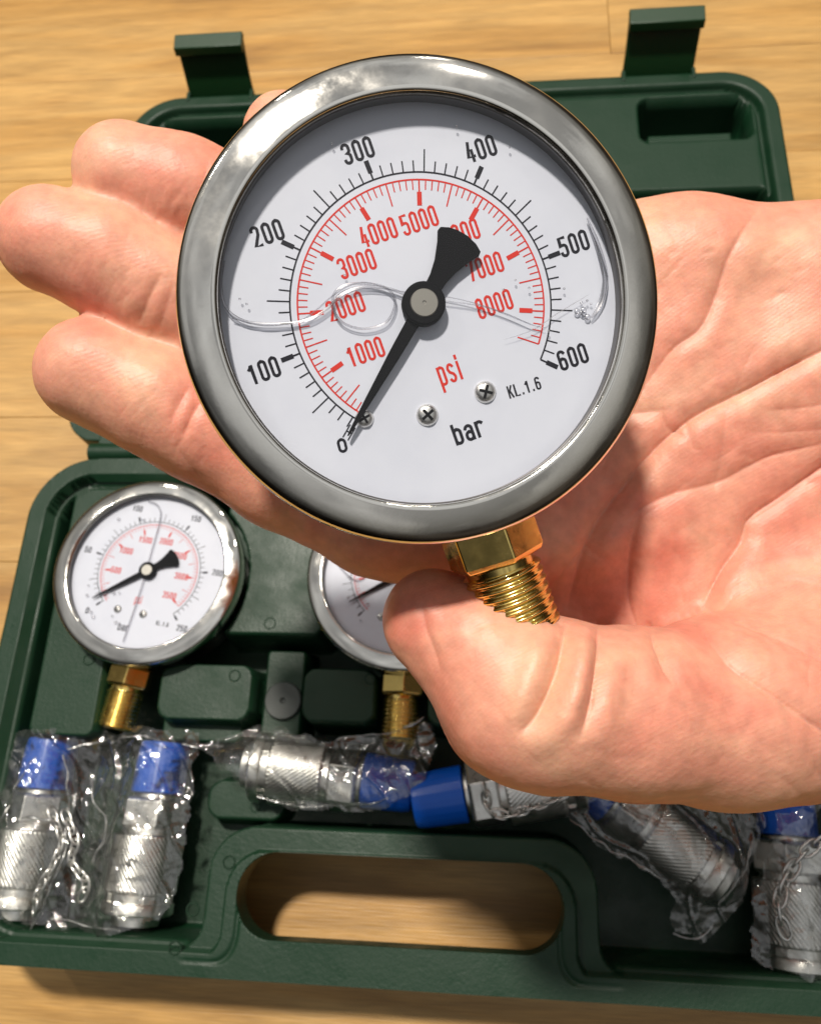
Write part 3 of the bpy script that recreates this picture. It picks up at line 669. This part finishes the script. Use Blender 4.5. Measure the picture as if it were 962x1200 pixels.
# ================================================================ THE HAND (signed distance field -> surface nets)
def cc(px, py, Z): return np.array(((px-CX)/FPX*Z, -(py-CY)/FPX*Z, -Z))
K = lambda a, b, k: (a, b, k)
prim = []                                            # (p, r, q, r2, blend) in camera space metres
def limb(pts, k=.004, flat=1):
    for (a, b) in zip(pts[:-1], pts[1:]): prim.append((cc(*a[:3]), a[3]*.001, cc(*b[:3]), b[3]*.001, k))
fing = []
def finger(pts):
    fing.append([(cc(*p[:3]), p[3]*.001) for p in pts])
finger([(106, 436, .1495, 9.9), (190, 472, .152, 10.3), (232, 500, .153, 9.9), (330, 552, .1545, 10.6), (440, 610, .1565, 10.6), (570, 640, .160, 12)])
finger([(60, 281, .1485, 9.7), (130, 307, .150, 10.2), (186, 337, .1515, 9.9), (300, 390, .155, 10.5), (430, 450, .158, 10.8), (560, 520, .162, 12)])
finger([(146, 203, .151, 9.3), (215, 224, .153, 9.7), (300, 255, .155, 9.7), (420, 320, .158, 10.4), (560, 400, .162, 12)])
finger([(333, 158, .156, 7.9), (400, 190, .157, 8.3), (500, 235, .160, 9), (620, 310, .164, 11.5)])
limb([(600, 322, .163, 13.0), (800, 322, .161, 14.2), (962, 340, .160, 15.5), (1250, 390, .160, 19)], .006)
limb([(580, 410, .163, 13), (800, 425, .1625, 14.0), (1250, 490, .165, 19)], .008)
limb([(570, 520, .163, 13), (800, 520, .1625, 13.5), (1250, 580, .165, 19)], .008)
limb([(575, 625, .162, 12.6), (760, 610, .163, 12.5), (1250, 680, .165, 19)], .008)
limb([(850, 832, .141, 16.6), (1010, 810, .150, 19), (1300, 720, .165, 25)], .006)          # thenar
limb([(885, 725, .157, 13), (1000, 720, .158, 18)], .006)
limb([(640, 700, .171, 12), (760, 690, .166, 12.5), (850, 700, .163, 14), (1000, 700, .165, 16)], .006)
limb([(640, 760, .170, 11), (800, 760, .165, 14)], .005)
limb([(930, 440, .160, 15.5), (1200, 500, .164, 20)], .010)                               # hypothenar
limb([(1250, 560, .170, 28), (1700, 640, .185, 27)], .02)                                 # forearm
thumb = [(cc(508, 726, .1345), .0086), (cc(566, 762, .1325), .0103), (cc(608, 818, .1305), .0125), (cc(650, 826, .131), .0130), (cc(740, 836, .1345), .0134), (cc(850, 834, .141), .0163)]
def rcone(P, a, ra, b, rb):
    ab = b-a; L2 = ab@ab; t = np.clip(((P-a)@ab)/L2, 0, 1)
    return np.linalg.norm(P-a-t[..., None]*ab, axis=-1)-(ra+(rb-ra)*t)
H = .0007
lo = np.array((-.093, -.066, -.197)); hi = np.array((.128, .086, -.108))
n = np.ceil((hi-lo)/H).astype(int)
ax = [lo[i]+H*np.arange(n[i]) for i in range(3)]
G = np.full(n, .02, dtype=np.float32)
def sub(a, ra, b, rb, m=.012):
    l = np.minimum(a, b)-max(ra, rb)-m; h = np.maximum(a, b)+max(ra, rb)+m
    i0 = np.clip(((l-lo)/H).astype(int), 0, n); i1 = np.clip(((h-lo)/H).astype(int)+1, 0, n)
    sl = tuple(slice(i0[i], i1[i]) for i in range(3))
    g = np.stack(np.meshgrid(ax[0][sl[0]], ax[1][sl[1]], ax[2][sl[2]], indexing='ij'), -1).astype(np.float32)
    return sl, g
def smin(a, b, k):
    h = np.clip(.5+.5*(b-a)/k, 0, 1); return b*(1-h)+a*h-k*h*(1-h)
for a, ra, b, rb, k in prim:
    sl, g = sub(a, ra, b, rb)
    if g.size: G[sl] = smin(G[sl], rcone(g, a, ra, b, rb).astype(np.float32), k)
def chainf(ch, kin, kout):
    L = np.min([p for p, r in ch], 0)-.026; Hh = np.max([p for p, r in ch], 0)+.026
    i0 = np.clip(((L-lo)/H).astype(int), 0, n); i1 = np.clip(((Hh-lo)/H).astype(int)+1, 0, n)
    sl = tuple(slice(i0[i], i1[i]) for i in range(3))
    g = np.stack(np.meshgrid(ax[0][sl[0]], ax[1][sl[1]], ax[2][sl[2]], indexing='ij'), -1).astype(np.float32)
    F = None
    for (a, ra), (b, rb) in zip(ch[:-1], ch[1:]):
        d = rcone(g, a, ra, b, rb).astype(np.float32); F = d if F is None else smin(F, d, kin)
    G[sl] = smin(G[sl], F, kout)
for f_ in fing: chainf(f_, .003, .0022)
chainf(thumb, .004, .0022)
# surface nets
ins = G < 0
s = [slice(0, -1), slice(1, None)]
cnt = sum(ins[s[i], s[j], s[k]].astype(np.int8) for i in (0, 1) for j in (0, 1) for k in (0, 1))
act = (cnt > 0) & (cnt < 8)
vid = np.full(act.shape, -1, np.int64); ci = np.argwhere(act); vid[act] = np.arange(len(ci))
acc = np.zeros((len(ci), 3)); num = np.zeros(len(ci))
for axn in range(3):
    for p in (0, 1):
        for q in (0, 1):
            o0 = [0, 0, 0]; oth = [i for i in range(3) if i != axn]; o0[oth[0]] = p; o0[oth[1]] = q
            o1 = list(o0); o1[axn] = 1
            A = G[tuple((ci+o0).T)]; B = G[tuple((ci+o1).T)]; m = (A < 0) != (B < 0)
            t = np.where(m, A/np.where(A-B == 0, 1, A-B), 0)
            pt = ci+np.array(o0)[None].astype(float); pt[:, axn] += t
            acc[m] += pt[m]; num[m] += 1
vp = lo+H*(acc/num[:, None])
quads = []
for axn in range(3):
    u, v_ = [i for i in range(3) if i != axn]
    A = [slice(None)]*3; B = [slice(None)]*3; A[axn] = slice(0, -1); B[axn] = slice(1, None)
    ia = ins[tuple(A)]; ib = ins[tuple(B)]
    e = np.argwhere(ia != ib); ok = (e[:, u] > 0) & (e[:, v_] > 0) & (e[:, u] < act.shape[u]) & (e[:, v_] < act.shape[v_]); e = e[ok]
    fl = ia[tuple(e.T)]
    du = np.zeros(3, int); du[u] = 1; dv = np.zeros(3, int); dv[v_] = 1
    q = np.stack([vid[tuple((e-du-dv).T)], vid[tuple((e-dv).T)], vid[tuple(e.T)], vid[tuple((e-du).T)]], 1)
    if axn == 1: fl = ~fl
    q[~fl] = q[~fl][:, ::-1]
    quads.append(q)
quads = np.concatenate(quads); quads = quads[(quads >= 0).all(1)]
def np_mesh(name, V_, Q):
    me = bpy.data.meshes.new(name); me.vertices.add(len(V_)); me.vertices.foreach_set('co', np.ascontiguousarray(V_, dtype=np.float32).ravel())
    me.loops.add(Q.size); me.loops.foreach_set('vertex_index', Q.ravel().astype(np.int32))
    me.polygons.add(len(Q)); me.polygons.foreach_set('loop_start', np.arange(0, Q.size, 4, dtype=np.int32)); me.polygons.foreach_set('loop_total', np.full(len(Q), 4, np.int32))
    me.update(calc_edges=True); me.validate(); return me
me = np_mesh('hand_cage', vp, quads)
tmp = bpy.data.objects.new('tmp', me); scn.collection.objects.link(tmp)
sm = tmp.modifiers.new('s', 'SMOOTH'); sm.iterations = 4; sm.factor = .5
ss = tmp.modifiers.new('d', 'SUBSURF'); ss.levels = 1
dg = bpy.context.evaluated_depsgraph_get(); ev = tmp.evaluated_get(dg); hm = bpy.data.meshes.new_from_object(ev)
bpy.data.objects.remove(tmp)
nv = len(hm.vertices); P = np.empty(nv*3, np.float32); hm.vertices.foreach_get('co', P); P = P.reshape(-1, 3).astype(np.float64)
Nn = np.empty(nv*3, np.float32); hm.vertices.foreach_get('normal', Nn); Nn = Nn.reshape(-1, 3).astype(np.float64)
U = np.stack([CX+FPX*P[:, 0]/-P[:, 2], CY-FPX*P[:, 1]/-P[:, 2]], 1)
view = P/np.linalg.norm(P, axis=1)[:, None]; facing = -(Nn*view).sum(1)
front = (facing > -.05) & (P[:, 2] > -.163)
fi = np.nonzero(front)[0]; Uf = U[fi]
if (Nn*(P-P.mean(0))).sum() < 0: print('HAND NORMALS INVERTED')
disp = np.zeros(len(fi))
def crease(pts, depth, width, bulge=.25, taper=.25, push=0):
    """a fold laid along the skin: a valley with soft swelling on both sides (px of the survey picture, mm)"""
    pts = [Vector((a, b, 0)) for a, b in pts]; sp_ = np.array([(p.x, p.y) for p in smooth_path(pts, 6)])
    seg = np.diff(sp_, axis=0); L = np.r_[0, np.cumsum(np.linalg.norm(seg, axis=1))]
    lo_, hi_ = sp_.min(0)-40, sp_.max(0)+40
    k = np.nonzero(((Uf > lo_) & (Uf < hi_)).all(1))[0]; best = np.full(len(k), 1e9); tt = np.zeros(len(k)); X = Uf[k]
    for i in range(len(seg)):
        l2 = (seg[i]**2).sum(); t = np.clip(((X-sp_[i])@seg[i])/l2, 0, 1); d = np.linalg.norm(X-sp_[i]-t[:, None]*seg[i], axis=1)
        b = d < best; best[b] = d[b]; tt[b] = (L[i]+t[b]*(L[i+1]-L[i]))/L[-1]
    env = np.clip(np.minimum(tt, 1-tt)/taper, 0, 1)**.7 if taper > 0 else 1
    wpx = width
    disp[k] += env*(-depth*(.62*np.exp(-(best/(wpx*1.5))**2)+.38*np.exp(-(best/(wpx*.32))**2))+.45*bulge*depth*np.exp(-((best-3.4*wpx)/(2.0*wpx))**2))
# palm lines
crease([(893, 245), (881, 254), (857, 297), (841, 344), (821, 384), (791, 407), (764, 441), (745, 470)], .9, 7, .3)
crease([(985, 400), (924, 431), (874, 458), (827, 481), (801, 498), (767, 528), (727, 575), (700, 614), (680, 665), (664, 715)], 1.6, 7.5, .35, .12)
crease([(985, 514), (940, 526), (897, 538), (845, 564), (787, 579), (750, 597), (715, 625)], .7, 6, .3)
crease([(985, 535), (922, 579), (882, 608), (871, 634), (845, 667), (831, 692), (822, 712)], 1.3, 7, .35, .1)
crease([(748, 604), (740, 640), (737, 667), (736, 703), (746, 735)], .9, 7, .5)
crease([(775, 480), (782, 500), (806, 512)], .5, 5, .3)
crease([(800, 470), (806, 500), (812, 530)], .35, 5, .3); crease([(850, 480), (846, 530), (838, 575)], .35, 5, .3); crease([(885, 405), (868, 440), (858, 470)], .3, 6, .3)
crease([(700, 480), (740, 484), (790, 478)], .4, 5, .3)
crease([(700, 560), (722, 520), (748, 500)], .5, 6, .3)
crease([(690, 640), (660, 670), (640, 705)], .5, 8, .3)
crease([(985, 470), (940, 478), (890, 482)], .25, 4, .2); crease([(985, 500), (930, 506), (870, 508)], .2, 4, .2)
# web and thumb base
crease([(822, 712), (850, 722), (897, 740), (933, 757), (985, 785)], .7, 8, .3, .1)
crease([(805, 718), (832, 748), (860, 782), (897, 808), (933, 834), (985, 872)], .9, 8, .4, .15)
crease([(962, 690), (930, 680), (890, 690)], .2, 6, .2)
# thumb folds
crease([(758, 728), (766, 748), (778, 778), (790, 806)], 1.2, 7, .6, .3)
crease([(699, 726), (701, 750), (702, 777), (697, 815), (688, 845), (678, 868)], 1.5, 6.5, .8, .35)
crease([(664, 726), (661, 745), (655, 780), (641, 820), (626, 846), (606, 862)], 2.0, 8, .9, .3)
crease([(560, 700), (575, 712), (590, 722)], .3, 5, .3)
crease([(492, 706), (497, 722), (500, 740), (508, 762), (518, 792)], .35, 3.5, .5, .25)
crease([(545, 742), (575, 730), (600, 733)], .2, 6, .2)
# finger joints
crease([(222, 452), (210, 474), (198, 502)], .35, 3.5, .4); crease([(236, 468), (225, 488), (214, 512)], .4, 3.5, .4); crease([(205, 520), (222, 545), (240, 570)], .25, 4, .2)
crease([(190, 318), (176, 345), (163, 380)], .45, 5, .3); crease([(205, 330), (196, 355), (186, 390)], .25, 4, .3)
crease([(247, 185), (238, 215), (232, 250)], .2, 5, .3)
rw = random.Random(5)
for _ in range(150):                                # fine secondary lines all over the palm and thumb
    x, y = rw.uniform(640, 980), rw.uniform(240, 930)
    if y > 720: a = rw.choice((rw.gauss(1.45, .3), rw.gauss(.6, .25)))
    else: a = rw.choice((rw.gauss(-.55, .2), rw.gauss(-.55, .2), rw.gauss(.9, .4)))
    L_ = rw.uniform(14, 60); b = a+rw.gauss(0, .25)
    crease([(x, y), (x+L_*.5*math.cos(a), y+L_*.5*math.sin(a)), (x+L_*.5*(math.cos(a)+math.cos(b)), y+L_*.5*(math.sin(a)+math.sin(b)))], rw.uniform(.05, .17), rw.uniform(2.2, 4), .3, .4)
for _ in range(46):                                 # and across the fingers
    k0 = rw.choice(((60, 281, 190, 335), (106, 436, 240, 500), (146, 203, 250, 240))); t_ = rw.uniform(.3, 1)
    x = k0[0]+(k0[2]-k0[0])*t_+rw.gauss(0, 12); y = k0[1]+(k0[3]-k0[1])*t_+rw.gauss(0, 22); a = rw.gauss(2.0, .35); L_ = rw.uniform(10, 36)
    crease([(x, y), (x+L_*math.cos(a), y+L_*math.sin(a))], rw.uniform(.03, .09), 2.6, .3, .4)
P[fi] += Nn[fi]*(disp*.001)[:, None]*np.clip(facing[fi]*2.2, 0.15, 1)[:, None]
# gentle lumps of flesh
lum = np.array([noise.noise(Vector((p[0]*95, p[1]*95, p[2]*95)))*.45+noise.noise(Vector((p[0]*260, p[1]*260, p[2]*260)))*.12 for p in P[fi]])
P[fi] += Nn[fi]*(lum*.001)[:, None]
Wd = P@CMn.T+CLn
hm.vertices.foreach_set('co', Wd.astype(np.float32).ravel()); hm.update()
# skin
def skin():
    m = bpy.data.materials.new('skin'); m.use_nodes = True; n = m.node_tree; b = n.nodes['Principled BSDF']
    t = n.nodes.new('ShaderNodeTexCoord')
    def N(sc, det=4, dis=0, src=None):
        q = n.nodes.new('ShaderNodeTexNoise'); q.inputs['Scale'].default_value = sc; q.inputs['Detail'].default_value = det; q.inputs['Distortion'].default_value = dis
        n.links.new((src or t.outputs['Object']), q.inputs[0]); return q
    a = N(46, 6, .6); r = n.nodes.new('ShaderNodeValToRGB'); n.links.new(a.outputs[0], r.inputs[0]); c = r.color_ramp
    c.elements[0].position = .34; c.elements[0].color = (.77, .415, .275, 1); c.elements[1].position = .68; c.elements[1].color = (.72, .25, .175, 1)
    e = c.elements.new(.5); e.color = (.76, .34, .235, 1)
    f = N(420, 5); mr = n.nodes.new('ShaderNodeMapRange'); n.links.new(f.outputs[0], mr.inputs[0]); mr.inputs[1].default_value = .3; mr.inputs[2].default_value = .7; mr.inputs[3].default_value = .88; mr.inputs[4].default_value = 1.07
    mx = n.nodes.new('ShaderNodeMix'); mx.data_type = 'RGBA'; mx.blend_type = 'MULTIPLY'; mx.inputs[0].default_value = 1
    cb = n.nodes.new('ShaderNodeCombineColor')
    for i in range(3): n.links.new(mr.outputs[0], cb.inputs[i])
    n.links.new(r.outputs[0], mx.inputs[6]); n.links.new(cb.outputs[0], mx.inputs[7]); n.links.new(mx.outputs[2], b.inputs['Base Color'])
    b.inputs['Subsurface Weight'].default_value = .45; b.inputs['Subsurface Radius'].default_value = (1, .32, .16); b.inputs['Subsurface Scale'].default_value = .0028
    b.inputs['Roughness'].default_value = .46; b.inputs['Specular IOR Level'].default_value = .42
    # friction ridges
    wv = n.nodes.new('ShaderNodeTexWave'); wv.inputs['Scale'].default_value = 520; wv.inputs['Distortion'].default_value = 14
    wv.inputs['Detail'].default_value = 1.5; wv.inputs['Detail Scale'].default_value = .06
    mp = n.nodes.new('ShaderNodeMapping'); mp.inputs['Rotation'].default_value = (.2, .3, 1.1); n.links.new(t.outputs['Object'], mp.inputs[0]); n.links.new(mp.outputs[0], wv.inputs[0])
    u1 = n.nodes.new('ShaderNodeBump'); u1.inputs['Distance'].default_value = .000009; n.links.new(wv.outputs['Fac'], u1.inputs['Height'])
    k = N(1100, 4); u2 = n.nodes.new('ShaderNodeBump'); u2.inputs['Distance'].default_value = .00008; n.links.new(k.outputs[0], u2.inputs['Height']); n.links.new(u1.outputs[0], u2.inputs['Normal'])
    vo = n.nodes.new('ShaderNodeTexVoronoi'); vo.inputs['Scale'].default_value = 330; vo.feature = 'DISTANCE_TO_EDGE'; n.links.new(t.outputs['Object'], vo.inputs[0])
    u3 = n.nodes.new('ShaderNodeBump'); u3.inputs['Distance'].default_value = .00012; u3.inputs['Strength'].default_value = .25; n.links.new(vo.outputs[0], u3.inputs['Height']); n.links.new(u2.outputs[0], u3.inputs['Normal'])
    n.links.new(u3.outputs[0], b.inputs['Normal'])
    return m
M_skin = skin()
hm.materials.clear(); hm.name = 'hand'
hand = link('hand', hm, M_skin)
tag(hand, 'open left hand, palm up, holding the large gauge by its stem under a bent thumb', 'hand')
